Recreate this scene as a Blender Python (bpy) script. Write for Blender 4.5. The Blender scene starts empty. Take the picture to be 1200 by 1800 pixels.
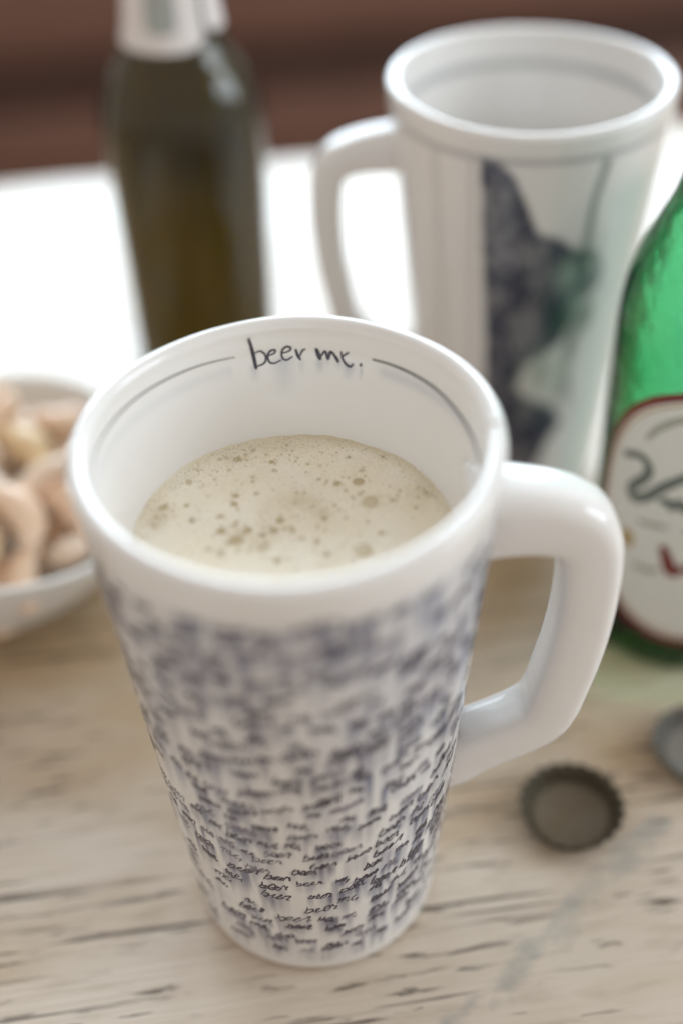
import bpy, bmesh, math, random
import numpy as np
from mathutils import Vector, Matrix

random.seed(7)
rng = np.random.default_rng(7)
C = bpy.context.scene.collection
S = 0.01                       # everything below is laid out in centimetres
R = math.radians

# ------------------------------------------------------------------ camera
sc = bpy.context.scene
cam = bpy.data.cameras.new('camera')
cam_o = bpy.data.objects.new('camera', cam); C.objects.link(cam_o)
sc.camera = cam_o
PITCH, ROLL = R(40.565), R(-2.102)
fw = Vector((0, math.cos(PITCH), -math.sin(PITCH))); rt = Vector((1, 0, 0)); up = rt.cross(fw)
r2 = rt * math.cos(ROLL) + up * math.sin(ROLL); u2 = -rt * math.sin(ROLL) + up * math.cos(ROLL)
M4 = Matrix((r2, u2, -fw)).transposed().to_4x4()
M4.translation = Vector((1.104, -21.673, 32.107)) * S
cam_o.matrix_world = M4
cam.sensor_fit = 'VERTICAL'; cam.sensor_height = 36.0
cam.lens = 36.0 * 2244.75 / 1800
cam.clip_start = 0.01; cam.clip_end = 50
cam.dof.use_dof = True; cam.dof.focus_distance = 0.318; cam.dof.aperture_fstop = 2.6
cam.dof.aperture_blades = 0

# ------------------------------------------------------------------ light
world = bpy.data.worlds.new('World'); sc.world = world; world.use_nodes = True
bg = world.node_tree.nodes['Background']
bg.inputs[0].default_value = (1.0, 0.928, 0.868, 1); bg.inputs[1].default_value = 0.53

def area(name, loc, target, sx, sy, watts, col):
    l = bpy.data.lights.new(name, 'AREA'); l.shape = 'RECTANGLE'; l.size = sx * S; l.size_y = sy * S
    l.energy = watts; l.color = col
    o = bpy.data.objects.new(name, l); C.objects.link(o)
    o.location = Vector(loc) * S
    d = Vector(target) - Vector(loc)
    o.rotation_euler = d.to_track_quat('-Z', 'Y').to_euler()
    return o
area('window_light', (0, 215, 92), (0, 15, 20), 260, 124, 84, (0.71, 0.87, 1.0))
area('side_window_light', (190, 5, 85), (3, 3, 8), 110, 90, 20, (0.78, 0.90, 1.0))

sc.view_settings.view_transform = 'Standard'; sc.view_settings.look = 'None'
sc.view_settings.gamma = 1.0; sc.view_settings.exposure = 0.27; sc.view_settings.use_curve_mapping = False
sc.render.engine = 'CYCLES'
sc.cycles.use_denoising = True
sc.cycles.max_bounces = 14; sc.cycles.transmission_bounces = 12; sc.cycles.transparent_max_bounces = 12
sc.cycles.sample_clamp_indirect = 6.0
sc.cycles.caustics_refractive = True; sc.cycles.blur_glossy = 0.4

# ------------------------------------------------------------------ helpers
def tag(o, label=None, cat=None, group=None, kind=None):
    if label: o['label'] = label
    if cat: o['category'] = cat
    if group: o['group'] = group
    if kind: o['kind'] = kind
    return o

def empty(name, loc, rz=0):
    o = bpy.data.objects.new(name, None); C.objects.link(o)
    o.location = Vector(loc) * S; o.rotation_euler = (0, 0, rz); o.empty_display_size = 0.01
    return o

def mesh_obj(name, verts, faces, mat, parent=None, smooth=True):
    me = bpy.data.meshes.new(name)
    v = np.asarray(verts, float) * S
    me.from_pydata(v.tolist(), [], faces)
    me.validate()
    if smooth: me.polygons.foreach_set('use_smooth', [True] * len(me.polygons))
    if mat: me.materials.append(mat)
    me.update()
    o = bpy.data.objects.new(name, me); C.objects.link(o)
    if parent: o.parent = parent
    return o

def grid_faces(n, m, close_n=True, flip=False):
    # n around, m along; vertex index = j*n + i
    F = []
    for j in range(m - 1):
        for i in range(n if close_n else n - 1):
            a = j * n + i; b = j * n + (i + 1) % n; c = b + n; d = a + n
            F.append((a, d, c, b) if flip else (a, b, c, d))
    return F

def lathe(profile, n):
    a = np.arange(n) / n * 2 * np.pi
    V = []
    for r, z in profile:
        V.append(np.stack([r * np.cos(a), r * np.sin(a), np.full(n, z)], 1))
    return np.concatenate(V), grid_faces(n, len(profile))

def spline(pts, k=8):
    P = np.asarray(pts, float)
    if len(P) < 3:
        t = np.linspace(0, 1, k)[:, None]; return P[0] * (1 - t) + P[-1] * t
    Q = np.vstack([2 * P[0] - P[1], P, 2 * P[-1] - P[-2]]); out = []
    for i in range(1, len(Q) - 2):
        for t in np.arange(k) / k:
            p0, p1, p2, p3 = Q[i - 1], Q[i], Q[i + 1], Q[i + 2]
            out.append(0.5 * (2 * p1 + (p2 - p0) * t + (2 * p0 - 5 * p1 + 4 * p2 - p3) * t * t + (3 * p1 - p0 - 3 * p2 + p3) * t ** 3))
    out.append(P[-1]); return np.array(out)

class Ribbons:
    """thin ink strokes lying on a surface of revolution; points are (angle in degrees, height)"""
    def __init__(s, rf, deform=None, sign=1, eps=0.006): s.V = []; s.F = []; s.rf = rf; s.df = deform; s.sign = sign; s.eps = eps
    def add(s, pts, w, taper=0.35, k=6):
        P = spline(pts, k); ph = np.radians(P[:, 0]); z = P[:, 1]
        r = np.array([s.rf(t) for t in z]); rm = r.mean()
        q = np.stack([ph * rm, z], 1); d = np.gradient(q, axis=0); d /= np.maximum(np.linalg.norm(d, axis=1), 1e-9)[:, None]
        nrm = np.stack([-d[:, 1], d[:, 0]], 1)
        t = np.linspace(0, 1, len(q)); ww = w * (1 - taper * np.abs(2 * t - 1) ** 2) / 2
        base = len(s.V)
        for sg in (1, -1):
            e = q + nrm * (ww * sg)[:, None]
            for (a, zz) in e:
                rr = s.rf(zz) + s.sign * s.eps; f = a / rm
                v = np.array([rr * math.cos(f), rr * math.sin(f), zz])
                s.V.append(s.df(v) if s.df else v)
        n = len(q)
        for i in range(n - 1): s.F.append((base + i, base + i + 1, base + n + i + 1, base + n + i))
    def build(s, name, mat, parent): return mesh_obj(name, s.V, s.F, mat, parent, smooth=False)

def nodes(name):
    m = bpy.data.materials.new(name); m.use_nodes = True
    nt = m.node_tree; return m, nt, nt.nodes['Principled BSDF']

def mat(name, col, rough=0.5, spec=0.5, metal=0, coat=0, trans=0, ior=1.5, sss=0, noise=None, bump=None):
    m, nt, b = nodes(name)
    b.inputs['Base Color'].default_value = (*col, 1); b.inputs['Roughness'].default_value = rough
    b.inputs['Specular IOR Level'].default_value = spec; b.inputs['Metallic'].default_value = metal
    b.inputs['Coat Weight'].default_value = coat; b.inputs['Transmission Weight'].default_value = trans
    b.inputs['IOR'].default_value = ior
    if sss:
        b.inputs['Subsurface Weight'].default_value = sss; b.inputs['Subsurface Radius'].default_value = (0.004, 0.0025, 0.0015)
    tc = nt.nodes.new('ShaderNodeTexCoord')
    if noise:
        scale, amt, col2 = noise
        n = nt.nodes.new('ShaderNodeTexNoise'); n.inputs['Scale'].default_value = scale; n.inputs['Detail'].default_value = 6
        nt.links.new(tc.outputs['Object'], n.inputs['Vector'])
        r = nt.nodes.new('ShaderNodeValToRGB'); r.color_ramp.elements[0].position = 0.5 - amt; r.color_ramp.elements[1].position = 0.5 + amt
        r.color_ramp.elements[0].color = (*col, 1); r.color_ramp.elements[1].color = (*col2, 1)
        nt.links.new(n.outputs['Fac'], r.inputs['Fac']); nt.links.new(r.outputs['Color'], b.inputs['Base Color'])
    if bump:
        scale, st, dist = bump
        n = nt.nodes.new('ShaderNodeTexNoise'); n.inputs['Scale'].default_value = scale; n.inputs['Detail'].default_value = 3
        nt.links.new(tc.outputs['Object'], n.inputs['Vector'])
        bp = nt.nodes.new('ShaderNodeBump'); bp.inputs['Strength'].default_value = st; bp.inputs['Distance'].default_value = dist
        nt.links.new(n.outputs['Fac'], bp.inputs['Height']); nt.links.new(bp.outputs['Normal'], b.inputs['Normal'])
    return m

def glaze_mat(name):
    """white porcelain whose painted colour comes from the mesh's own 'glaze' attribute"""
    m, nt, b = nodes(name)
    a = nt.nodes.new('ShaderNodeAttribute'); a.attribute_name = 'glaze'
    nt.links.new(a.outputs['Color'], b.inputs['Base Color'])
    b.inputs['Roughness'].default_value = 0.14; b.inputs['Specular IOR Level'].default_value = 0.58
    b.inputs['Subsurface Weight'].default_value = 0.12; b.inputs['Subsurface Radius'].default_value = (0.003, 0.0025, 0.002)
    tc = nt.nodes.new('ShaderNodeTexCoord'); n = nt.nodes.new('ShaderNodeTexNoise'); n.inputs['Scale'].default_value = 45; n.inputs['Detail'].default_value = 2
    nt.links.new(tc.outputs['Object'], n.inputs['Vector'])
    bp = nt.nodes.new('ShaderNodeBump'); bp.inputs['Strength'].default_value = 0.12; bp.inputs['Distance'].default_value = 0.004
    nt.links.new(n.outputs['Fac'], bp.inputs['Height']); nt.links.new(bp.outputs['Normal'], b.inputs['Normal'])
    return m

PORC = (0.80, 0.775, 0.745)
M = {}
M['glaze'] = glaze_mat('painted_porcelain')
M['porcelain'] = mat('white_porcelain', PORC, 0.14, sss=0.12, bump=(45, 0.12, 0.004), noise=(30, 0.35, (0.82, 0.80, 0.775)))
M['ink'] = mat('black_ink', (0.022, 0.016, 0.028), 0.25, noise=(400, 0.3, (0.06, 0.045, 0.07)))
M['line_ink'] = mat('grey_ink_line', (0.06, 0.06, 0.065), 0.3, noise=(120, 0.3, (0.16, 0.16, 0.16)))

# ------------------------------------------------------------------ table
TROT = R(7.1)
def table_material():
    m, nt, b = nodes('whitewashed_wood')
    L = nt.links.new
    def N(t, **k):
        n = nt.nodes.new(t)
        for a, v in k.items(): setattr(n, a, v)
        return n
    tc = N('ShaderNodeTexCoord')
    def noise(scl, detail=6, rough=0.55, loc=(0, 0, 0), rot=0, dist=0.0):
        mp = N('ShaderNodeMapping'); mp.inputs['Scale'].default_value = scl; mp.inputs['Location'].default_value = loc; mp.inputs['Rotation'].default_value = (0, 0, rot)
        L(tc.outputs['Object'], mp.inputs['Vector'])
        n = N('ShaderNodeTexNoise'); n.inputs['Scale'].default_value = 1; n.inputs['Detail'].default_value = detail; n.inputs['Roughness'].default_value = rough
        n.inputs['Distortion'].default_value = dist
        L(mp.outputs['Vector'], n.inputs['Vector']); return n.outputs['Fac']
    def ramp(f, p0, p1, c0=(0, 0, 0), c1=(1, 1, 1)):
        r = N('ShaderNodeValToRGB'); r.color_ramp.elements[0].position = p0; r.color_ramp.elements[1].position = p1
        r.color_ramp.elements[0].color = (*c0, 1); r.color_ramp.elements[1].color = (*c1, 1); L(f, r.inputs['Fac']); return r.outputs['Color']
    def mix(f, a, b_, mode='MIX'):
        x = N('ShaderNodeMix', data_type='RGBA', blend_type=mode)
        if isinstance(f, float): x.inputs[0].default_value = f
        else: L(f, x.inputs[0])
        for s, v in ((6, a), (7, b_)):
            if isinstance(v, tuple): x.inputs[s].default_value = (*v, 1)
            else: L(v, x.inputs[s])
        return x.outputs[2]
    def math_(op, a, b_):
        x = N('ShaderNodeMath', operation=op)
        for s, v in ((0, a), (1, b_)):
            if isinstance(v, (int, float)): x.inputs[s].default_value = v
            else: L(v, x.inputs[s])
        return x.outputs[0]
    broad = ramp(noise((7, 16, 1), 3), 0.36, 0.62)
    sepg = N('ShaderNodeSeparateXYZ'); L(tc.outputs['Object'], sepg.inputs[0])
    kept = N('ShaderNodeMapRange'); L(sepg.outputs[1], kept.inputs['Value'])      # more of the white paint survives at the near edge
    for q_, v_ in (('From Min', 0.10), ('From Max', -0.05), ('To Min', -0.30), ('To Max', 0.45)): kept.inputs[q_].default_value = v_
    bm_ = N('ShaderNodeMath', operation='ADD', use_clamp=True); L(broad, bm_.inputs[0]); L(kept.outputs[0], bm_.inputs[1]); broad = bm_.outputs[0]
    col = mix(broad, (0.45, 0.305, 0.165), (0.65, 0.565, 0.465))
    fine = ramp(noise((14, 520, 1), 5, 0.6), 0.3, 0.7)
    col = mix(math_('MULTIPLY', fine, 0.30), col, (0.40, 0.30, 0.21))
    wear = ramp(noise((35, 190, 1), 4, 0.6, (3, 1, 0)), 0.52, 0.72)
    col = mix(math_('MULTIPLY', wear, 0.42), col, (0.33, 0.245, 0.165))
    # open cracks running with the grain, in patches
    crk = ramp(noise((42, 420, 1), 4, 0.55, (1.3, 7.7, 0), 0.02, 0.35), 0.60, 0.64)
    where = ramp(noise((16, 34, 1), 2, 0.5, (5, 2, 0)), 0.40, 0.56)
    crk = math_('MULTIPLY', crk, where)
    crk2 = ramp(noise((8, 260, 1), 5, 0.56, (9.1, 2.3, 0), 0.03, 0.35), 0.61, 0.64)
    where2 = ramp(noise((11, 48, 1), 3, 0.5, (4.4, 6.2, 0)), 0.42, 0.55)
    crk2 = math_('MULTIPLY', crk2, where2)
    crk = math_('MAXIMUM', crk, crk2)
    col = mix(math_('MULTIPLY', crk, 0.88), col, (0.085, 0.058, 0.04))
    # grey-blue smear of old paint crossing the grain
    geo = N('ShaderNodeNewGeometry'); sep = N('ShaderNodeSeparateXYZ'); L(geo.outputs['Position'], sep.inputs[0])
    ax, ay, bx_, by_ = 0.0405, -0.0494, 0.103, 0.0116
    dx, dy = bx_ - ax, by_ - ay; ln = math.hypot(dx, dy); dx /= ln; dy /= ln
    perp = math_('ADD', math_('MULTIPLY', math_('SUBTRACT', sep.outputs[0], ax), -dy), math_('MULTIPLY', math_('SUBTRACT', sep.outputs[1], ay), dx))
    wob = math_('MULTIPLY', math_('SUBTRACT', noise((90, 90, 1), 3), 0.5), 0.012)
    perp = math_('ABSOLUTE', math_('ADD', perp, wob), 0)
    st = ramp(math_('DIVIDE', perp, 0.0075), 0.35, 0.75, (1, 1, 1), (0, 0, 0))
    brk = ramp(noise((70, 110, 1), 4, 0.6, (2, 2, 0)), 0.42, 0.58)
    st = math_('MULTIPLY', st, brk)
    along = math_('ADD', math_('MULTIPLY', math_('SUBTRACT', sep.outputs[0], ax), dx), math_('MULTIPLY', math_('SUBTRACT', sep.outputs[1], ay), dy))
    st = math_('MULTIPLY', st, math_('LESS_THAN', along, 0.09))
    st = math_('MULTIPLY', st, math_('GREATER_THAN', along, -0.02))
    col = mix(math_('MULTIPLY', st, 0.5), col, (0.27, 0.28, 0.27))
    L(col, b.inputs['Base Color'])
    b.inputs['Roughness'].default_value = 0.42
    b.inputs['Coat Weight'].default_value = 0.5; b.inputs['Coat Roughness'].default_value = 0.20
    h = math_('SUBTRACT', math_('MULTIPLY', fine, 0.25), crk)
    bp = N('ShaderNodeBump'); bp.inputs['Strength'].default_value = 0.45; bp.inputs['Distance'].default_value = 0.0012
    L(h, bp.inputs['Height']); L(bp.outputs['Normal'], b.inputs['Normal'])
    return m
M['table'] = table_material()

def box(name, x0, x1, y0, y1, z0, z1, m, parent=None, bev=0.3, seg=2):
    bm = bmesh.new(); bmesh.ops.create_cube(bm, size=1)
    for v in bm.verts:
        v.co = Vector(((x0 + x1) / 2 + v.co.x * (x1 - x0), (y0 + y1) / 2 + v.co.y * (y1 - y0), (z0 + z1) / 2 + v.co.z * (z1 - z0))) * S
    bmesh.ops.bevel(bm, geom=bm.edges[:], offset=bev * S, segments=seg, profile=0.6, affect='EDGES')
    me = bpy.data.meshes.new(name); bm.to_mesh(me); bm.free()
    me.materials.append(m); me.polygons.foreach_set('use_smooth', [True] * len(me.polygons))
    o = bpy.data.objects.new(name, me); C.objects.link(o)
    if parent: o.parent = parent
    return o

table = empty('wooden_table', (0, 0, 0), TROT)
tag(table, 'whitewashed weathered wooden table carrying mugs, bottles and bowl', 'table')
box('tabletop', -70, 70, -48, 46.9, -3.2, 0, M['table'], table, 0.35)

# ------------------------------------------------------------------ bench behind the table
M['bench'] = mat('brown_bench_wood', (0.150, 0.070, 0.046), 0.5, noise=(14, 0.3, (0.195, 0.093, 0.063)), bump=(60, 0.2, 0.002))
M['bench_gap_shade'] = mat('shaded_gap_wood', (0.085, 0.040, 0.027), 0.6, noise=(14, 0.3, (0.11, 0.052, 0.036)))  # bench brown darkened: shade of the board gaps put into the colour
bench = empty('wooden_bench', (0, 0, -75), TROT)
tag(bench, 'reddish brown wooden bench with horizontal back boards beyond the table', 'bench')
def bench_box(n, x0, x1, y0, y1, z0, z1, m, bev=0.6): return box(n, x0, x1, y0, y1, z0 + 75, z1 + 75, m, bench, bev)
for z0, z1 in ((-34.5, -20.2), (-14.4, -1.0), (1.5, 11.0)):
    bench_box('back_board', -95, 95, 104, 106.5, z0, z1, M['bench'], 1.0)
bench_box('back_panel', -94, 94, 108, 109.2, -44, 9.5, M['bench_gap_shade'])
bench_box('seat', -95, 95, 64, 103, -36, -32.5, M['bench'], 1.2)
for x in (-88, 88):
    for y in (68, 99): bench_box('leg', x - 3, x + 3, y - 3, y + 3, -75, -36.2, M['bench'])

# ------------------------------------------------------------------ mugs
H = 15.8
def r_out(z): return 3.37 + 1.33 * z / H
_zi = [0, 1, 11, 13, 14, 15, 15.8]; _ri = [2.6, 2.7, 3.45, 3.68, 3.94, 4.18, 4.26]
def r_in(z): return float(np.interp(z, _zi, _ri))

NPH, NZO = 720, 250
zo = np.linspace(0.30, 15.45, NZO)
prof = [(0.02, 0.22), (2.2, 0.22), (2.75, 0.15), (2.9, 0.03), (3.12, 0.0), (3.27, 0.07), (3.36, 0.18)]
prof += [(r_out(z), z) for z in zo]
n_out0 = 7; n_out1 = n_out0 + NZO
rc, rr_, zc = 4.465, 0.215, 15.585
for t in np.linspace(-18, 198, 17):                       # rounded lip
    prof.append((rc + rr_ * math.cos(R(t)), zc + rr_ * math.sin(R(t)) * 1.0))
zi = np.concatenate([np.linspace(15.30, 13.2, 55), np.linspace(13.0, 1.0, 14)])
n_in0 = len(prof)
prof += [(r_in(z), z) for z in zi]
prof += [(2.3, 0.72), (1.2, 0.62), (0.02, 0.6)]
prof = np.array(prof)

def deform_A(v):
    x, y, z = v; k = max(z / H, 0); a = math.atan2(y, x)
    w = k ** 3
    return np.array([x * (1 - 0.003 * w), y * (1 + 0.020 * w), z + w * (0.10 * math.sin(a + 0.55) * (1 if y > 0 else 0.3) + 0.05 * math.sin(2 * a + 1.1) + 0.02 * math.sin(5 * a))])
def deform_B(v):
    x, y, z = v; k = max(z / H, 0); a = math.atan2(y, x); w = k ** 3
    return np.array([x * (1 + 0.004 * w), y * (1 - 0.004 * w), z + w * 0.06 * math.sin(2 * a + 2.0)])

def smooth_noise(nz, nph, cz, cph, seed):
    """tileable value noise, nz x nph, with cz x cph cells"""
    g = np.random.default_rng(seed).random((cz + 2, cph)); g = np.concatenate([g, g[:, :2]], 1)
    zz = np.linspace(0, cz, nz); pp = np.arange(nph) / nph * cph
    i = zz.astype(int); j = pp.astype(int); fz = (zz - i)[:, None]; fp = (pp - j)[None]
    fz = fz * fz * (3 - 2 * fz); fp = fp * fp * (3 - 2 * fp)
    a = g[i][:, j]; b = g[i][:, j + 1]; c = g[i + 1][:, j]; d = g[i + 1][:, j + 1]
    return (a * (1 - fp) + b * fp) * (1 - fz) + (c * (1 - fp) + d * fp) * fz

def blur(a, kz, kp):
    for k, ax in ((kz, 0), (kp, 1)):
        if k < 1: continue
        o = np.zeros_like(a); wsum = 0
        for d in range(-k, k + 1):
            w = math.exp(-2.0 * (d / k) ** 2)
            if ax == 1: o += w * np.roll(a, d, 1)
            else: o += w * a[np.clip(np.arange(a.shape[0]) + d, 0, a.shape[0] - 1)]
            wsum += w
        a = o / wsum
    return a

def build_mug_body(name, outer_rgb, inner_rgb, deform, parent):
    V, F = lathe(prof, NPH)
    V = np.array([deform(v) for v in V])
    o = mesh_obj(name, V, F, M['glaze'], parent)
    col = np.ones((len(prof), NPH, 4)); col[..., :3] = PORC
    col[n_out0:n_out1, :, :3] = outer_rgb
    col[n_in0:n_in0 + len(zi), :, :3] = inner_rgb
    # unglazed foot ring is a little warmer
    col[:n_out0, :, :3] = (0.72, 0.64, 0.56)
    at = o.data.attributes.new('glaze', 'FLOAT_COLOR', 'POINT')
    at.data.foreach_set('color', col.reshape(-1).astype(np.float32))
    return o

def handle_mesh(slim=1.0):
    path = [(3.85, 13.45), (4.7, 13.45), (5.5, 13.38), (6.15, 13.22), (6.55, 12.98), (6.78, 12.6), (6.88, 12.0), (6.90, 11.0), (6.84, 9.9), (6.70, 8.8), (6.50, 7.75), (6.38, 7.2), (6.15, 6.65), (5.7, 6.22), (5.1, 5.85), (4.4, 5.45), (3.8, 5.15), (3.35, 5.0)]
    path = [(x - 0.10 if x > 4 else x, z) for x, z in path]
    P = spline(path, 8); d = np.gradient(P, axis=0); d /= np.linalg.norm(d, axis=1)[:, None]
    n = np.stack([-d[:, 1], d[:, 0]], 1)
    K = 32; V = []
    m = len(P)
    for i in range(m):
        t = i / (m - 1)
        fl = 1 + 0.10 * math.exp(-(t / 0.08) ** 2) + 0.16 * math.exp(-((1 - t) / 0.10) ** 2)
        th = slim * (0.74 + 0.22 * math.exp(-(t / 0.22) ** 2) - 0.05 * t) * fl; wd = slim * (0.84 - 0.06 * t) * fl
        for k in range(K):
            a = 2 * math.pi * k / K; c, s = math.cos(a), math.sin(a)
            e = 0.58
            u = math.copysign(abs(c) ** e, c) * th; w = math.copysign(abs(s) ** e, s) * wd
            q = P[i] + n[i] * u
            V.append((q[0], w, q[1]))
    F = grid_faces(K, m, flip=False)
    return V, F

# handwriting: strokes in x-height units
GL = {
 'b': (1.05, [[(0.0, 1.35), (0.06, 0.8), (0.12, 0.1)], [(0.12, 0.2), (0.5, 0.0), (0.85, 0.35), (0.65, 0.85), (0.15, 0.65)]]),
 'e': (0.85, [[(-0.1, 0.15), (0.5, 0.55), (0.5, 0.95), (0.15, 0.8), (0.12, 0.25), (0.45, 0.0), (0.9, 0.3)]]),
 'r': (0.85, [[(-0.05, 0.2), (0.2, 0.95), (0.35, 0.8), (0.6, 0.85), (0.6, 0.1), (0.95, 0.2)]]),
 'm': (1.45, [[(0.0, 0.75), (0.15, 0.95), (0.2, 0.05)], [(0.2, 0.5), (0.45, 0.98), (0.62, 0.8), (0.65, 0.05)], [(0.65, 0.5), (0.9, 0.98), (1.1, 0.8), (1.15, 0.1), (1.4, 0.2)]]),
 ',': (0.5, [[(0.15, 0.15), (0.05, -0.4)]]),
}
def words_for(deform, seed, rf):
    rd = random.Random(seed)
    dark, pale = Ribbons(rf, deform), Ribbons(rf, deform)
    spots = []
    z = 14.35; row = 0
    while z > 0.75:
        rad = rf(z); ph = rd.uniform(0, 60) - 180; end = ph + 356
        drift = rd.uniform(-0.003, 0.003)
        while ph < end - 22:
            xh = rd.uniform(0.16, 0.24); word = rd.choice(['beer', 'me,', 'beer', 'me,', 'beer'] if row % 2 else ['beer', 'me,'])
            zz0 = z + 0.16 * math.sin(R(ph) * 3 + row * 0.35) + rd.uniform(-0.16, 0.16)
            slant = rd.uniform(-0.04, 0.30)
            x = 0; ink = dark if rd.random() < 0.85 else pale
            w = rd.uniform(0.034, 0.066)
            wx = rd.uniform(0.75, 1.05)
            for ch in word:
                adv, strokes = GL[ch]
                for st in strokes:
                    pts = []
                    for (a, b) in st:
                        X = (x + a) * xh * wx + rd.gauss(0, 0.024); Y = b * xh * rd.uniform(0.75, 1.25) + rd.gauss(0, 0.024) + slant * X
                        X += 0.40 * Y
                        pts.append((ph + math.degrees(X / rad), min(max(zz0 + Y, 0.45), 14.9)))
                    ink.add(pts, w * rd.uniform(0.7, 1.2), 0.5, 4)
                x += adv
            wl = math.degrees(x * xh * wx / rad)
            spots.append((ph, ph + wl, zz0, xh))
            ph += wl + math.degrees((rd.uniform(0.08, 0.4) if rd.random() < 0.8 else rd.uniform(0.5, 1.3)) / rad)
        z -= rd.uniform(0.36, 0.50); row += 1
    return dark, pale, spots

def outer_A(spots):
    Sm = np.zeros((NZO, NPH)); rd = random.Random(5)
    dz = zo[1] - zo[0]; zz = zo[:, None]
    patch = smooth_noise(NZO, NPH, 8, 16, 3); patch2 = smooth_noise(NZO, NPH, 14, 34, 8)
    streak = smooth_noise(NZO, NPH, 7, 240, 4)
    for (p0, p1, z0, xh) in spots:
        i0 = int((p0 + 360) / 360 * NPH); i1 = int((p1 + 360) / 360 * NPH)
        nsub = max(2, int((i1 - i0) / 3))
        for k in range(nsub):
            a = i0 + (i1 - i0) * k // nsub; b = i0 + (i1 - i0) * (k + 1) // nsub + 2
            Ln = rd.choice([0.3, 0.4, 0.6, 0.9, 1.2]) * rd.uniform(0.7, 1.4); st = rd.choice((0.15, 0.4, 0.7, 0.9, 1.0))
            top = z0 + xh * rd.uniform(0.6, 1.05)
            f = np.clip((top - zo) / 0.08, 0, 1) * np.clip(1 - (z0 - zo) / Ln, 0, 1) ** 0.8
            idx = np.arange(a, b) % NPH
            Sm[:, idx] = np.maximum(Sm[:, idx], st * f[:, None])
    Sm = blur(Sm, 2, 2)
    gate = np.clip((patch * 0.5 + patch2 * 0.7 - 0.36) / 0.30, 0, 1)
    hi = np.clip((zo - 6.0) / 6.0, 0, 1)[:, None]                    # the upper half is washed over more heavily
    s = Sm * (0.48 + 0.68 * gate) * (1 - 0.40 * hi) + hi * (0.17 + gate * 0.20)
    s *= 0.70 + 0.6 * (streak - 0.3)
    s *= np.clip((zo - 0.5) / 0.25, 0, 1)[:, None] * np.clip((15.0 - zo) / 0.35, 0, 1)[:, None]
    s = np.clip(s, 0, 0.92)
    tint = smooth_noise(NZO, NPH, 14, 22, 12)[..., None]
    inkc = np.array((0.175, 0.20, 0.31)) * (1 - tint) + np.array((0.15, 0.14, 0.19)) * tint
    deep = (Sm * gate * (1 - hi))[..., None] * 0.5
    inkc = inkc * (1 - deep) + np.array((0.06, 0.062, 0.115)) * deep
    return np.array(PORC) * (1 - s[..., None]) + inkc * s[..., None]

INS = [[(103.05, 15.487), (102.43, 15.232), (102.01, 14.998), (101.69, 14.745), (101.55, 14.677)], [(101.68, 15.072), (99.73, 15.107), (98.19, 14.997), (98.13, 14.853), (99.21, 14.773), (101.45, 14.741)], [(97.04, 14.957), (95.08, 15.0), (94.77, 15.082), (96.2, 15.075), (97.26, 14.971), (96.98, 14.805), (95.35, 14.759), (92.88, 14.817)], [(92.34, 14.986), (90.32, 15.022), (89.55, 15.105), (90.94, 15.145), (92.43, 15.05), (92.58, 14.886), (91.2, 14.809), (88.99, 14.892)], [(88.01, 15.073), (87.31, 14.907), (86.4, 14.794)], [(86.6, 14.89), (85.82, 15.016), (84.6, 15.074)], [(81.17, 15.095), (80.34, 14.921), (79.63, 14.808)], [(79.75, 14.87), (78.2, 15.03), (77.2, 14.85), (76.4, 15.02), (75.2, 14.97), (74.3, 14.86), (73.5, 14.78)], [(74.76, 14.939), (73.49, 14.794)], [(72.82, 15.079), (72.3, 14.907), (70.98, 14.778), (69.44, 14.732), (68.38, 14.818)], [(72.17, 14.952), (70.13, 15.079)], [(66.21, 14.832), (65.31, 14.81)]]
INW = [0.075, 0.045, 0.046, 0.048, 0.064, 0.046, 0.095, 0.06, 0.075, 0.055, 0.046, 0.075]

def inner_A():
    ph = (np.arange(NPH) / NPH * 360)[None]; z = zi[:, None]
    s = np.zeros((len(zi), NPH))
    def smear(p, top, ln, hw, st):
        nonlocal s
        f = np.exp(-((ph - p) / hw) ** 2) * np.clip((top - z) / 0.12, 0, 1) * np.clip(1 - (top - z) / ln, 0, 1)
        s = np.maximum(s, st * f)
    smear(102.3, 14.85, 0.55, 1.4, 0.42); smear(92.5, 14.95, 1.1, 3.6, 0.36); smear(86.3, 14.85, 0.5, 1.2, 0.3)
    smear(80.0, 14.85, 0.42, 1.4, 0.55); smear(77.5, 14.9, 0.3, 1.2, 0.3); smear(73.5, 14.9, 0.35, 1.5, 0.45); smear(70.0, 14.85, 0.50, 2.0, 0.6); smear(65.5, 14.8, 0.42, 0.6, 0.55)
    # the line's faint wash
    wash = np.exp(-((z - 14.78) / 0.14) ** 2) * (np.clip((61 - ph) / 4, 0, 1) * 0.25 + (ph > 110) * (ph < 250) * 0.12)
    s = np.maximum(s, wash)[..., None]
    return np.array(PORC) * (1 - s) + np.array((0.20, 0.24, 0.33)) * s

LA = empty('beer_mug', (0, 0, 0)); mugA = LA
tag(mugA, 'white porcelain mug covered in scribbled handwriting, filled with foamy beer', 'mug', 'tall porcelain mugs')
dark, pale, spots = words_for(deform_A, 11, r_out)
bodyA = build_mug_body('body', outer_A(spots), inner_A(), deform_A, mugA)
hV, hF = handle_mesh()
handleA = mesh_obj('handle', hV, hF, M['porcelain'], mugA)
M['script'] = mat('dark_script_ink', (0.022, 0.016, 0.032), 0.25, noise=(300, 0.3, (0.055, 0.042, 0.075)))
M['script_pale'] = mat('faded_script_ink', (0.14, 0.12, 0.16), 0.25, noise=(300, 0.3, (0.26, 0.23, 0.27)))
tag(dark.build('lettering', M['script'], mugA), 'rows of small dark handwriting reading beer me', kind='stuff')
tag(pale.build('faded_lettering', M['script_pale'], mugA), 'paler words among the handwriting', kind='stuff')
rb = Ribbons(r_in, deform_A, -1)
for s_, w_ in zip(INS, INW): rb.add(s_, w_ * 1.25, 0.4, 8)
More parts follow.
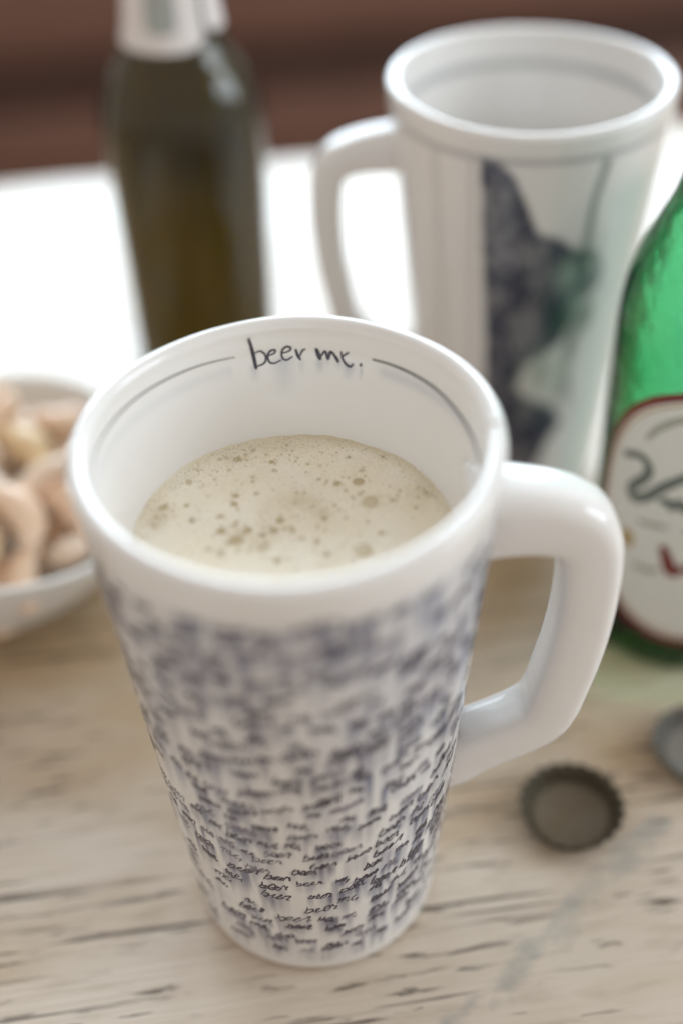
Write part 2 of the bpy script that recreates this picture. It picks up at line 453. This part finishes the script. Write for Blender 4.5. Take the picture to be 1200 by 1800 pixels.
tag(rb.build('inscription', M['ink'], mugA), 'handwritten words beer me, inside the rim')
rb = Ribbons(r_in, deform_A, -1)
rb.add([(61.9, 15.02), (51.8, 15.02), (36.8, 14.96), (23.5, 14.86), (8, 14.8), (-10, 14.8), (-40, 14.8)], 0.075, 0.3, 10)
rb.build('rim_line', M['line_ink'], mugA)
rb = Ribbons(r_in, deform_A, -1)
rb.add([(108.3, 15.084), (120.9, 15.15), (133.9, 15.18), (146.7, 15.19), (161.5, 15.19), (177, 15.2), (200, 15.1), (230, 15.0)], 0.05, 0.5, 10)
rb.build('rim_line', M['line_ink'], mugA)

# the mug behind: painted scene instead of writing
BC = (7.78, 18.85)
DP = [(-116.3, 15.0), (-108.5, 14.87), (-102.9, 14.43), (-97.8, 13.47), (-92.3, 12.45), (-82.6, 12.19), (-75.5, 11.68), (-64.1, 11.48), (-58.9, 10.7), (-60.5, 10.07), (-68.6, 9.58), (-73.3, 8.97), (-76.0, 8.06), (-85.3, 7.55), (-91.9, 7.21), (-96.6, 6.2), (-90.2, 5.68), (-75.4, 5.14), (-68.6, 4.35), (-75.8, 3.5), (-85, 1.6), (-104, 1.2), (-112.0, 1.4), (-112.8, 8.0), (-115.6, 12.5)]
def poly_mask(poly, soft):
    ph = np.arange(NPH) / NPH * 360 - 360
    ph = np.where(ph < -270, ph + 360, ph)             # -270 .. 90
    X, Z = np.meshgrid(ph, zo); ins = np.zeros(X.shape, bool)
    n = len(poly)
    for i in range(n):
        x0, y0 = poly[i]; x1, y1 = poly[(i + 1) % n]
        if y0 == y1: continue
        c = ((y0 > Z) != (y1 > Z)) & (X < (x1 - x0) * (Z - y0) / (y1 - y0) + x0)
        ins ^= c
    return blur(ins.astype(float), soft, soft), X, Z
def outer_B():
    m, X, Z = poly_mask(DP, 3)
    col = np.ones((NZO, NPH, 3)) * np.array(PORC)
    def lay(a, c):
        nonlocal col
        a = np.clip(a, 0, 1)[..., None]; col = col * (1 - a) + np.array(c) * a
    hatch = smooth_noise(NZO, NPH, 60, 200, 21); lump = smooth_noise(NZO, NPH, 16, 40, 22)
    lay(m * (0.80 + 0.3 * hatch) * (0.78 + 0.4 * lump), (0.046, 0.052, 0.085))
    wide = np.exp(-((X + 74) / 17) ** 2 - ((Z - 8.6) / 3.6) ** 2)
    lay(np.clip(wide * 1.3 - 0.2, 0, 1) * np.clip(smooth_noise(NZO, NPH, 14, 46, 33) * 2.2 - 0.7, 0, 1) * 0.9, (0.035, 0.055, 0.055))
    # mottled green on the right, with the green bottle's reflection painted into the glaze
    g = np.exp(-((X + 70) / 14) ** 2 - ((Z - 9.8) / 2.4) ** 2)
    lay(np.clip(g * 1.2 - 0.25, 0, 1) * np.clip(lump * 1.8 - 0.5, 0, 1) * 0.85, (0.05, 0.12, 0.085))
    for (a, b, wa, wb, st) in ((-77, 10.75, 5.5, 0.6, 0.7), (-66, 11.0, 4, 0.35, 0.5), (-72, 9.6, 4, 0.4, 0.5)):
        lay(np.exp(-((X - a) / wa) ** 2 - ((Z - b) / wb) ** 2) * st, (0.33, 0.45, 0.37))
    lay(np.exp(-((X + 50) / 16) ** 2) * np.clip((14.3 - Z) / 1, 0, 1) * 0.5, (0.30, 0.50, 0.42))  # teal reflection of the green bottle, put into the colour
    lay(np.exp(-((X + 80) / 12) ** 2 - ((Z - 6.7) / 1.3) ** 2) * 0.45, (0.42, 0.56, 0.44))  # pale green patch of the same painted reflection
    # ruled lines
    lay(np.exp(-((Z - 14.95) / 0.11) ** 2) * 0.55, (0.16, 0.16, 0.19))
    lay(np.exp(-((X + 137) / 2.0) ** 2) * (Z < 14.9) * 0.30, (0.25, 0.24, 0.26))
    lay(np.exp(-((X + 120) / 1.2) ** 2) * (Z < 14.9) * 0.30, (0.25, 0.24, 0.26))
    xs = np.interp(Z, [4, 11.8, 13.4, 14.6], [-66, -70.5, -70, -67])
    lay(np.exp(-((X - xs) / 2.0) ** 2) * (Z < 14.8) * (Z > 10.5) * 0.75, (0.09, 0.12, 0.11))
    lay(np.exp(-((X + 20) / 10) ** 2) * (Z < 14.9) * (Z > 2) * 0.45 * (0.5 + lump), (0.13, 0.14, 0.18))
    f = smooth_noise(NZO, NPH, 10, 20, 30)
    lay((X > 10) * np.clip(f * 2 - 0.9, 0, 1) * 0.6, (0.12, 0.13, 0.18))
    return col
def inner_B():
    z = zi[:, None] + 0 * np.zeros((1, NPH))
    s = (np.exp(-((z - 14.60) / 0.16) ** 2) * 0.62)[..., None]
    return np.array(PORC) * (1 - s) + np.array((0.20, 0.22, 0.23)) * s
mugB = empty('beer_mug', (*BC, 0))
tag(mugB, 'empty white porcelain mug with dark painted figure and painted-in green reflections, handle to the left', 'mug', 'tall porcelain mugs')
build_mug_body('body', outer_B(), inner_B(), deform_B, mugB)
hV, hF = handle_mesh(0.80)
hB = mesh_obj('handle', hV, hF, M['porcelain'], mugB); hB.rotation_euler = (0, 0, R(180))

# ------------------------------------------------------------------ beer in the near mug
ZF = 12.9
def foam_material():
    m, nt, b = nodes('beer_foam'); L = nt.links.new
    tc = nt.nodes.new('ShaderNodeTexCoord')
    def noise(s, d=4):
        n = nt.nodes.new('ShaderNodeTexNoise'); n.inputs['Scale'].default_value = s; n.inputs['Detail'].default_value = d; L(tc.outputs['Object'], n.inputs['Vector']); return n.outputs['Fac']
    def ramp(f, p0, p1, c0, c1):
        r = nt.nodes.new('ShaderNodeValToRGB'); r.color_ramp.elements[0].position = p0; r.color_ramp.elements[1].position = p1
        r.color_ramp.elements[0].color = (*c0, 1); r.color_ramp.elements[1].color = (*c1, 1); L(f, r.inputs['Fac']); return r.outputs['Color']
    a = nt.nodes.new('ShaderNodeAttribute'); a.attribute_name = 'thin'
    base = ramp(noise(75), 0.35, 0.68, (0.90, 0.825, 0.66), (0.93, 0.88, 0.76))
    x = nt.nodes.new('ShaderNodeMix'); x.data_type = 'RGBA'; L(a.outputs['Fac'], x.inputs[0]); L(base, x.inputs[6]); x.inputs[7].default_value = (0.64, 0.54, 0.36, 1)
    v = nt.nodes.new('ShaderNodeTexVoronoi'); v.inputs['Scale'].default_value = 1500; L(tc.outputs['Object'], v.inputs['Vector'])
    sp = ramp(v.outputs['Distance'], 0.05, 0.45, (0.80, 0.77, 0.72), (1, 1, 1))
    y = nt.nodes.new('ShaderNodeMix'); y.data_type = 'RGBA'; y.blend_type = 'MULTIPLY'; y.inputs[0].default_value = 0.8; L(x.outputs[2], y.inputs[6]); L(sp, y.inputs[7])
    L(y.outputs[2], b.inputs['Base Color']); b.inputs['Roughness'].default_value = 0.58
    b.inputs['Subsurface Weight'].default_value = 0.25; b.inputs['Subsurface Radius'].default_value = (0.004, 0.003, 0.0018)
    bp = nt.nodes.new('ShaderNodeBump'); bp.inputs['Strength'].default_value = 0.25; bp.inputs['Distance'].default_value = 0.0006
    L(v.outputs['Distance'], bp.inputs['Height']); L(bp.outputs['Normal'], b.inputs['Normal'])
    return m
M['foam'] = foam_material()
M['bubble'] = mat('foam_bubble', (0.60, 0.51, 0.345), 0.25, noise=(300, 0.3, (0.68, 0.59, 0.43)))
M['bubble_dark'] = mat('amber_bubble', (0.47, 0.375, 0.215), 0.25, noise=(300, 0.3, (0.58, 0.48, 0.31)))
M['tiny'] = mat('tiny_bubbles', (0.62, 0.54, 0.40), 0.2, noise=(500, 0.3, (0.72, 0.65, 0.52)))

BUB = [(1.027, 1.808, 0.115), (-0.544, 2.718, 0.09), (-0.976, 2.14, 0.075), (-1.359, 1.47, 0.094), (-1.382, 1.191, 0.087), (-2.507, 2.099, 0.096), (-1.3, -0.071, 0.168), (-1.649, 0.241, 0.13), (-0.026, 0.2, 0.11), (-0.309, 0.542, 0.105), (0.706, 0.535, 0.072), (1.775, 1.084, 0.265), (1.548, -0.58, 0.241), (1.325, 2.797, 0.055), (1.632, 2.259, 0.055), (2.308, 1.125, 0.06), (-2.344, 0.636, 0.086), (-0.65, -0.318, 0.179), (0.534, -0.258, 0.083), (-0.355, -0.805, 0.089), (-1.614, -0.502, 0.115), (-0.691, 0.07, 0.091), (-1.04, 0.266, 0.104), (-1.353, 0.451, 0.092), (-0.434, 0.203, 0.104), (2.819, 0.82, 0.053), (1.396, 1.26, 0.04), (0.59, 2.016, 0.041), (-0.892, 1.517, 0.047), (-0.469, 2.382, 0.048), (1.976, 0.001, 0.064), (0.752, -0.678, 0.082), (-1.897, -0.345, 0.077), (-2.513, 1.194, 0.067), (-1.675, 0.769, 0.073), (0.182, -0.123, 0.077), (1.535, 1.832, 0.162), (-3.043, 1.152, 0.1), (-3.2, 0.512, 0.085), (-1.379, 2.879, 0.097), (3.1, 1.364, 0.06), (-1.008, 3.20, 0.063), (2.15, 2.754, 0.055), (-0.208, 0.239, 0.058), (-1.146, 0.144, 0.052), (-1.456, -0.178, 0.064)]
def foam_z(x, y):
    r = math.hypot(x, y)
    e = max(0, (r - 3.35) / 0.4)
    a = math.atan2(y, x)
    return 0.018 * math.sin(2.1 * x + 0.6) * math.cos(1.7 * y) + e * e * (0.08 + 0.03 * math.sin(3 * a + 1) + 0.014 * math.sin(11 * a) + 0.012 * math.sin(37 * a + 2))
beer = empty('beer', (0, 0, ZF))
tag(beer, 'pale foamy beer with tan bubbles inside the scribbled mug', 'beer')
nr, na = 90, 180
V = [(0, 0, foam_z(0, 0))]; F = []; thin = [0.0]
foam_noise = smooth_noise(60, 180, 6, 9, 44)
for i in range(1, nr + 1):
    t = i / nr
    for k in range(na):
        a = 2 * math.pi * k / na
        rmax = r_in(ZF) + 0.03
        x, y = t * rmax * math.cos(a), t * rmax * math.sin(a) * 1.012
        V.append((x, y, foam_z(x, y)))
        n_ = foam_noise[min(59, int(t * 59)), k]
        edge = max(0, (t - 0.90) / 0.10)
        blot = sum(st * math.exp(-((x - cx) / sx) ** 2 - ((y - cy) / sy) ** 2) for cx, cy, sx, sy, st in ((0.15, 1.25, 0.45, 0.28, 0.55), (0.65, 0.75, 0.25, 0.22, 0.5), (-1.4, 2.9, 0.3, 0.18, 0.5), (-3.1, 0.8, 0.25, 0.5, 0.6), (1.75, 1.1, 0.3, 0.25, 0.35), (2.9, 1.3, 0.3, 0.5, 0.35), (-1.3, 0.05, 0.35, 0.3, 0.35), (-0.3, 3.3, 1.2, 0.2, 0.35)))
        thin.append(min(0.9, edge * (0.25 + 0.7 * n_) + blot + 0.22 * max(0, n_ - 0.5)))
for k in range(na): F.append((0, 1 + k, 1 + (k + 1) % na))
for i in range(nr - 1):
    for k in range(na):
        a = 1 + i * na + k; b = 1 + i * na + (k + 1) % na; F.append((a, a + na, b + na, b))
surf = mesh_obj('foam', V, F, M['foam'], beer)
at = surf.data.attributes.new('thin', 'FLOAT', 'POINT'); at.data.foreach_set('value', np.array(thin, np.float32))
def dome_mesh(name):
    V = []; n = 14; m = 6
    for j in range(m):
        t = j / (m - 1) * math.pi / 2 * 0.98
        for k in range(n):
            a = 2 * math.pi * k / n; V.append((math.cos(t) * math.cos(a), math.cos(t) * math.sin(a), 0.42 * math.sin(t) - 0.05))
    F = grid_faces(n, m) + [tuple(range((m - 1) * n, m * n))]
    o = mesh_obj(name, V, F, None); me = o.data; bpy.data.objects.remove(o); return me
dm = dome_mesh('bubble'); dm.materials.append(M['bubble']); dm2 = dm.copy(); dm2.materials.clear(); dm2.materials.append(M['bubble_dark'])
for i, (x, y, rr) in enumerate(BUB):
    big = rr > 0.2
    o = bpy.data.objects.new('bubble', dm if (big or i % 3 == 2) else dm2); C.objects.link(o); o.parent = beer
    o.location = Vector((x, y, foam_z(x, y))) * S
    q = rr * random.uniform(0.85, 1.05); o.scale = (q, q * random.uniform(0.85, 1.1), q * (0.35 if big else 0.6)); o.rotation_euler = (0, 0, random.uniform(0, 6))
# froth of tiny bubbles clinging along the wall and around the big ones
V = []; F = []
def mini(x, y, z, r):
    b = len(V); n = 6
    for j, (cr, ch) in enumerate(((1, 0.0), (0.75, 0.6), (0.2, 0.95))):
        for k in range(n):
            a = 2 * math.pi * k / n + j * 0.3; V.append((x + r * cr * math.cos(a), y + r * cr * math.sin(a), z + r * ch))
    for j in range(2):
        for k in range(n): F.append((b + j * n + k, b + j * n + (k + 1) % n, b + (j + 1) * n + (k + 1) % n, b + (j + 1) * n + k))
    F.append(tuple(b + 2 * n + k for k in range(n)))
for _ in range(900):
    a = random.uniform(0, 2 * math.pi); rad = r_in(ZF) - abs(random.gauss(0, 0.16)) - 0.02
    x, y = rad * math.cos(a), rad * math.sin(a); mini(x, y, foam_z(x, y) - 0.004, random.uniform(0.008, 0.026))
for _ in range(1100):
    a = random.uniform(0, 2 * math.pi); rad = 3.5 * math.sqrt(random.random())
    x, y = rad * math.cos(a), rad * math.sin(a); mini(x, y, foam_z(x, y) - 0.004, random.uniform(0.006, 0.02))
for (bx, by, br) in BUB:
    for _ in range(9):
        a = random.uniform(0, 6.28); d = br * random.uniform(1.0, 1.7); x, y = bx + d * math.cos(a), by + d * math.sin(a)
        if math.hypot(x, y) < 3.6: mini(x, y, foam_z(x, y) - 0.004, random.uniform(0.01, 0.03))
tag(mesh_obj('froth', V, F, M['tiny'], beer), 'fringe of tiny bubbles on the foam', kind='stuff')
V = []; F = []
for cx, cy, sp, cnt in ((-1.2, 0.1, 0.55, 70), (-0.4, 0.2, 0.5, 45), (-3.0, 0.9, 0.22, 60), (0.3, 1.1, 0.4, 60), (-1.4, 2.9, 0.25, 35), (2.9, 1.4, 0.25, 40), (1.6, 1.4, 0.5, 40), (0, 0.5, 1.7, 160), (0.2, 3.3, 0.6, 40), (-2.2, 2.2, 0.35, 35)):
    for _ in range(cnt):
        x, y = random.gauss(cx, sp), random.gauss(cy, sp * 0.8)
        if math.hypot(x, y) < 3.62: mini(x, y, foam_z(x, y) - 0.006, min(0.06, random.lognormvariate(math.log(0.022), 0.45)))
tag(mesh_obj('amber_froth', V, F, M['bubble'], beer), 'small tan bubbles clustered in the foam', kind='stuff')

# ------------------------------------------------------------------ bottles
def profile_smooth(pts, k=6): return [tuple(p) for p in spline(pts, k)]
def bottle_shell(name, outer, wall, m, parent, floor=0.5):
    o = [(max(r, 0.02), z) for r, z in outer]
    inn = [(max(r - wall, 0.02), z) for r, z in outer if z > floor + 0.25]
    inn = [(inn[0][0] * 0.8, floor + 0.06)] + inn
    p = [(0.02, o[0][1])] + o + inn[::-1] + [(0.02, floor + 0.05)]
    V, F = lathe(p, 96)
    return mesh_obj(name, V, F, m, parent)

def glass_mat(name, col, rough=0.02, bump=None):
    return mat(name, col, rough, trans=1.0, ior=1.5, bump=bump)

# green bottle at the right
M['green_glass'] = glass_mat('green_glass', (0.97, 1.0, 0.98), 0.03, (40, 0.18, 0.006))
_nt = M['green_glass'].node_tree; _va = _nt.nodes.new('ShaderNodeVolumeAbsorption')
_va.inputs['Color'].default_value = (0.03, 0.68, 0.36, 1); _va.inputs['Density'].default_value = 560
_nt.links.new(_va.outputs[0], _nt.nodes['Material Output'].inputs['Volume'])
GC = (12.45, 10.0)
gb = empty('beer_bottle', (*GC, 0))
tag(gb, 'bright green glass bottle with a large white oval label', 'bottle', 'glass beer bottles')
gprof = [(2.3, 0.25), (2.6, 0.05), (2.85, 0.12), (3.0, 0.45), (3.05, 0.9), (3.05, 6), (3.05, 9), (3.05, 11.2), (3.02, 12.2), (2.90, 13.1), (2.65, 14.0), (2.29, 14.9), (1.93, 15.8), (1.66, 17.2), (1.5, 19), (1.38, 21.2), (1.35, 22), (1.46, 22.15), (1.46, 22.5), (1.35, 22.65), (1.32, 23.2)]
bottle_shell('glass', profile_smooth(gprof, 5), 0.24, M['green_glass'], gb, 0.8)
M['label'] = mat('label_paper', (0.73, 0.74, 0.68), 0.45, noise=(60, 0.3, (0.77, 0.77, 0.72)))
M['label_red'] = mat('label_red_print', (0.16, 0.022, 0.018), 0.4, noise=(200, 0.3, (0.22, 0.035, 0.025)))
M['label_gold'] = mat('label_gold_print', (0.42, 0.29, 0.10), 0.4, noise=(200, 0.3, (0.5, 0.36, 0.15)))
M['label_grey'] = mat('label_grey_green_print', (0.13, 0.16, 0.14), 0.4, noise=(200, 0.3, (0.17, 0.20, 0.18)))
M['label_faint'] = mat('label_faint_print', (0.36, 0.36, 0.30), 0.4, noise=(200, 0.3, (0.45, 0.45, 0.38)))
def oval_label(name, rad, pc, zc_, ha, hz, m, parent, rin=None):
    V = []; F = []; n = 96
    rings = np.linspace(rin if rin else 0.0, 1, 3 if rin else 14)
    for t in rings:
        for k in range(n):
            a = 2 * math.pi * k / n; c, s = math.cos(a), math.sin(a)
            ph = pc + ha * t * math.copysign(abs(c) ** 0.86, c); zz = zc_ + hz * t * math.copysign(abs(s) ** 0.86, s)
            V.append((rad * math.cos(R(ph)), rad * math.sin(R(ph)), zz))
    F = grid_faces(n, len(rings), flip=True)
    return mesh_obj(name, V, F, m, parent)
LPC, LZC, LHA, LHZ = -93, 6.35, 77, 5.0
paper = oval_label('label', 3.065, LPC, LZC, LHA, LHZ, M['label'], gb); paper['label'] = 'white oval paper label with dark red edge'
oval_label('label_border', 3.072, LPC, LZC, LHA, LHZ, M['label_red'], paper, rin=0.945)
oval_label('label_inner_border', 3.072, LPC, LZC, LHA * 0.925, LHZ * 0.925, M['label_gold'], paper, rin=0.985)
one = lambda z: 3.065
def strokes(name, m, lst, parent, rad=3.065):
    rb = Ribbons(lambda z: rad, None, 1, 0.010)
    for pts, w in lst: rb.add(pts, w, 0.4, 8)
    return rb.build(name, m, parent)
strokes('script_print', M['label_grey'], [
    ([(-153.8, 8.1), (-141.2, 8.4), (-134.7, 8.1), (-137.2, 7.65), (-143.9, 7.15), (-142, 6.8), (-133.7, 7.05), (-124.8, 7.65), (-115.2, 8.15), (-106, 8.6), (-98, 8.9)], 0.36),
    ([(-125.6, 7.05), (-121, 7.2), (-118.3, 7.0), (-114, 7.25), (-110, 7.0), (-106, 7.35), (-100, 7.2)], 0.30),
    ([(-104, 9.2), (-101, 8.2), (-104, 6.6), (-108, 6.1)], 0.22)], paper)
strokes('red_print', M['label_red'], [([(-119.5, 5.45), (-116, 5.0), (-114, 4.7), (-111, 4.45), (-106, 4.75)], 0.42), ([(-103, 4.5), (-99, 5.6), (-96, 4.5)], 0.3)], paper)
for st_ in (([(-139.5, 9.1), (-132, 9.7), (-121, 10.2), (-108, 10.45)], 0.25), ([(-135.7, 4.25), (-126, 4.25), (-119, 4.4)], 0.25), ([(-137, 6.0), (-128, 6.1), (-118, 6.2)], 0.2)): strokes('faint_print', M['label_faint'], [st_], paper)
strokes('gold_print', M['label_gold'], [([(-142.3, 5.45), (-141.6, 4.8)], 0.5)], paper)

# olive bottle at the back left
M['olive_glass'] = glass_mat('olive_glass', (0.36, 0.33, 0.055), 0.03)
M['olive_glass'].node_tree.nodes['Principled BSDF'].inputs['Specular IOR Level'].default_value = 0.3
M['amber'] = mat('amber_beer', (0.25, 0.165, 0.02), 0.35, trans=1.0, ior=1.34)
OC = (-4.4, 25.4)
ob = empty('beer_bottle', (*OC, 0))
tag(ob, 'dark olive glass bottle of beer with pale neck label, behind the mug', 'bottle', 'glass beer bottles')
oprof = [(2.3, 0.25), (2.6, 0.05), (2.8, 0.12), (2.9, 0.45), (3.0, 0.9), (3.04, 6), (3.12, 11.4), (3.10, 12.5), (2.95, 13.2), (2.62, 13.95), (2.2, 14.6), (1.88, 15.3), (1.70, 16.6), (1.55, 18.5), (1.38, 21.2), (1.35, 22), (1.46, 22.15), (1.46, 22.5), (1.35, 22.65), (1.32, 23.2)]
osm = profile_smooth(oprof, 5)
bottle_shell('glass', osm, 0.24, M['olive_glass'], ob)
liq = [(max(r - 0.215, 0.02), z) for r, z in osm if 0.7 < z < 16.0]
lp = [(0.02, 0.62)] + [(liq[0][0] - 0.3, 0.62)] + liq + [(0.02, 16.0)]
V, F = lathe(lp, 96)
lo = mesh_obj('bottled_beer', V, F, M['amber']); lo.location = Vector((*OC, 0)) * S
tag(lo, 'amber beer filling the dark olive bottle', 'beer')
M['neck_label'] = mat('neck_label_paper', (0.72, 0.66, 0.63), 0.35, noise=(60, 0.3, (0.78, 0.74, 0.72)))
M['neck_grey'] = mat('neck_label_print', (0.34, 0.36, 0.34), 0.4, noise=(200, 0.3, (0.42, 0.44, 0.42)))
def r_neck(z): return float(np.interp(z, [q[1] for q in osm], [q[0] for q in osm]))
def band_patch(name, a0, a1, z0, z1, m, parent, eps):
    n, k = 60, 14; V = []
    for j in range(k):
        for i in range(n):
            s = i / (n - 1); t = j / (k - 1)
            edge = 0.30 * (abs(2 * s - 1) ** 6)
            zz = (z0 + edge * (1 - t)) * (1 - t) + z1 * t; ph = R(a0 + (a1 - a0) * s); rr = r_neck(zz) + eps
            V.append((rr * math.cos(ph), rr * math.sin(ph), zz))
    return mesh_obj(name, V, grid_faces(n, k, close_n=False), m, parent)
nl = band_patch('neck_label', -200, -48, 15.1, 19.2, M['neck_label'], ob, 0.012)
nl2 = band_patch('neck_label', -40, 60, 15.5, 19.2, M['neck_label'], ob, 0.012)
band_patch('print', -116, -78, 15.75, 17.3, M['neck_grey'], nl, 0.02)

# ------------------------------------------------------------------ bottle caps
M['cap'] = mat('worn_cap_metal', (0.05, 0.038, 0.022), 0.5, 0.3, metal=0.2, noise=(150, 0.3, (0.10, 0.085, 0.055)))
M['cap_liner'] = mat('cap_liner', (0.115, 0.085, 0.05), 0.5, 0.4, noise=(120, 0.3, (0.15, 0.12, 0.08)))
M['cap_grey'] = mat('grey_cap_metal', (0.12, 0.11, 0.09), 0.55, 0.2, metal=0.1, noise=(150, 0.3, (0.14, 0.135, 0.12)))
M['cap_grey_liner'] = mat('pale_cap_liner', (0.20, 0.185, 0.155), 0.6, 0.2, noise=(120, 0.3, (0.21, 0.20, 0.18)))
def crown_cap(loc, rz, tilt, m, ml, label):
    e = empty('bottle_cap', loc, rz); e.rotation_euler = (tilt, 0, rz)
    tag(e, label, 'bottle cap', 'bottle caps on the table')
    # lies upside down: flat top below, fluted skirt opening upwards
    n = 21 * 8; V = []
    prof_c = [(0.02, 0.0, 0), (1.1, 0.0, 0), (1.25, 0.03, 0), (1.33, 0.14, 0.1), (1.38, 0.30, 0.5), (1.46, 0.48, 0.85), (1.55, 0.60, 1.0), (1.52, 0.615, 1.0), (1.42, 0.48, 0.85), (1.33, 0.30, 0.5), (1.28, 0.15, 0.1), (1.2, 0.06, 0), (0.02, 0.06, 0)]
    for r, z, f in prof_c:
        for k in range(n):
            a = 2 * math.pi * k / n; q = r + 0.055 * f * math.cos(21 * a)
            V.append((q * math.cos(a), q * math.sin(a), z))
    mesh_obj('crimped_skirt', V, grid_faces(n, len(prof_c)), m, e)
    lv, lf = lathe([(0.02, 0.075), (0.95, 0.075), (1.0, 0.11), (1.12, 0.11), (1.2, 0.09), (1.22, 0.062)], 64)
    mesh_obj('liner', lv, lf, ml, e)
    return e
crown_cap((7.62, 1.38, 0), 0.3, 0, M['cap'], M['cap_liner'], 'dark brown bottle cap lying upside down below the mug handle')
crown_cap((12.05, 3.5, 0), 1.0, 0, M['cap_grey'], M['cap_grey_liner'], 'grey bottle cap in front of the green bottle, cut by the frame')

# ------------------------------------------------------------------ bowl of nuts
M['bowl'] = mat('bowl_porcelain', (0.78, 0.75, 0.70), 0.16, sss=0.1, bump=(40, 0.12, 0.004), noise=(40, 0.35, (0.80, 0.775, 0.735)))
BW = (-12.4, 13.6)
def super_r(a, n=3.2):
    return 1.0 / (abs(math.cos(a)) ** n + abs(math.sin(a)) ** n) ** (1 / n)
bowl = empty('snack_bowl', (*BW, 0), R(14))
tag(bowl, 'white rounded square porcelain bowl full of nuts, left of the mug', 'bowl')
bp_ = [(0.02, 0.25), (3.0, 0.25), (3.2, 0.0), (3.6, 0.05), (4.1, 0.5), (4.75, 1.6), (5.25, 2.9), (5.52, 3.75), (5.56, 3.92), (5.48, 4.0), (5.36, 3.93), (5.2, 3.6), (4.9, 2.8), (4.4, 1.6), (3.7, 0.75), (2.5, 0.55), (0.02, 0.52)]
bs = [bp_[0], bp_[1]] + profile_smooth(bp_[2:], 4)
n = 128; V = []
for r, z in bs:
    for k in range(n):
        a = 2 * math.pi * k / n
        w = min(1, max(0, (r - 3.0) / 2.5)); q = r * 1.10 * ((1 - w) + w * (super_r(a) * 1.02))
        V.append((q * math.cos(a), q * math.sin(a), z + (0.18 * math.cos(4 * a + 0.6) if z > 2 else 0) * (z / 4)))
mesh_obj('body', V, grid_faces(n, len(bs)), M['bowl'], bowl)

def nut_mesh(seed):
    rd = random.Random(seed); V = []; m, n = 16, 14
    bend = rd.uniform(2.1, 2.7); Rr = 0.80
    for j in range(m):
        t = j / (m - 1); a = (t - 0.5) * bend
        rad = 0.50 * (math.sin(math.pi * min(max(t, 0.015), 0.985)) ** 0.45) * (1.12 - 0.35 * t)
        c = np.array((Rr * 1.25 * math.sin(a), Rr * (math.cos(a) - 1), 0)); nn = np.array((math.sin(a), math.cos(a), 0))
        for k in range(n):
            b = 2 * math.pi * k / n
            q = c + nn * rad * math.cos(b) * 1.08 + np.array((0, 0, 1)) * rad * 0.86 * math.sin(b)
            V.append(q * rd.uniform(0.985, 1.015))
    F = grid_faces(n, m) + [tuple(range(n))[::-1], tuple(range((m - 1) * n, m * n))]
    o = mesh_obj('cashew_nut', V, F, None); me = o.data; bpy.data.objects.remove(o); return me
M['nut'] = mat('roasted_nut', (0.84, 0.56, 0.37), 0.35, sss=0.2, noise=(70, 0.25, (0.92, 0.73, 0.56)), bump=(150, 0.25, 0.002))
M['nut_pale'] = mat('pale_nut', (0.93, 0.82, 0.69), 0.35, sss=0.2, noise=(70, 0.25, (0.88, 0.66, 0.49)), bump=(150, 0.25, 0.002))
M['nut_yellow'] = mat('golden_nut', (0.84, 0.64, 0.38), 0.42, sss=0.3, noise=(90, 0.25, (0.74, 0.52, 0.28)), bump=(150, 0.25, 0.002))
nm = []
for i in range(5):
    me = nut_mesh(i); me.materials.append([M['nut'], M['nut_pale'], M['nut'], M['nut_pale'], M['nut_yellow']][i]); nm.append(me)
rd = random.Random(21); placed = []
ca, sa = math.cos(R(14)), math.sin(R(14))
for layer, (zb, sep, lim) in enumerate(((1.9, 1.75, 4.0), (3.0, 1.7, 4.6), (4.1, 1.6, 4.5))):
    tries = 0
    while tries < 1500:
        tries += 1
        x = rd.uniform(-lim, lim); y = rd.uniform(-lim, lim)
        if math.hypot(x, y) > lim * super_r(math.atan2(y, x)): continue
        wx = BW[0] + ca * x - sa * y; wy = BW[1] + sa * x + ca * y
        if wx < -14.6: continue
        z = zb + 0.35 * (1 - math.hypot(x, y) / lim) * (layer + 0.3)
        if any((wx - p[0]) ** 2 + (wy - p[1]) ** 2 + ((z - p[2]) * 1.3) ** 2 < sep ** 2 for p in placed): continue
        placed.append((wx, wy, z))
for i, (x, y, z) in enumerate(placed):
    kind_ = rd.choice((0, 1, 2, 3, 1, 4))
    o = bpy.data.objects.new('cashew_nut', nm[kind_]); C.objects.link(o)
    o.location = Vector((x, y, z)) * S; o.rotation_euler = (rd.uniform(-0.7, 0.7), rd.uniform(-0.7, 0.7), rd.uniform(0, 6.28))
    q = rd.uniform(1.12, 1.38); o.scale = (q, q, q)
    tag(o, ['tan roasted cashew nut heaped in the white bowl', 'creamy pale cashew nut heaped in the white bowl'][kind_ % 2] if kind_ < 4 else 'golden yellow cashew nut heaped in the white bowl', 'nut', 'cashew nuts heaped in the bowl')
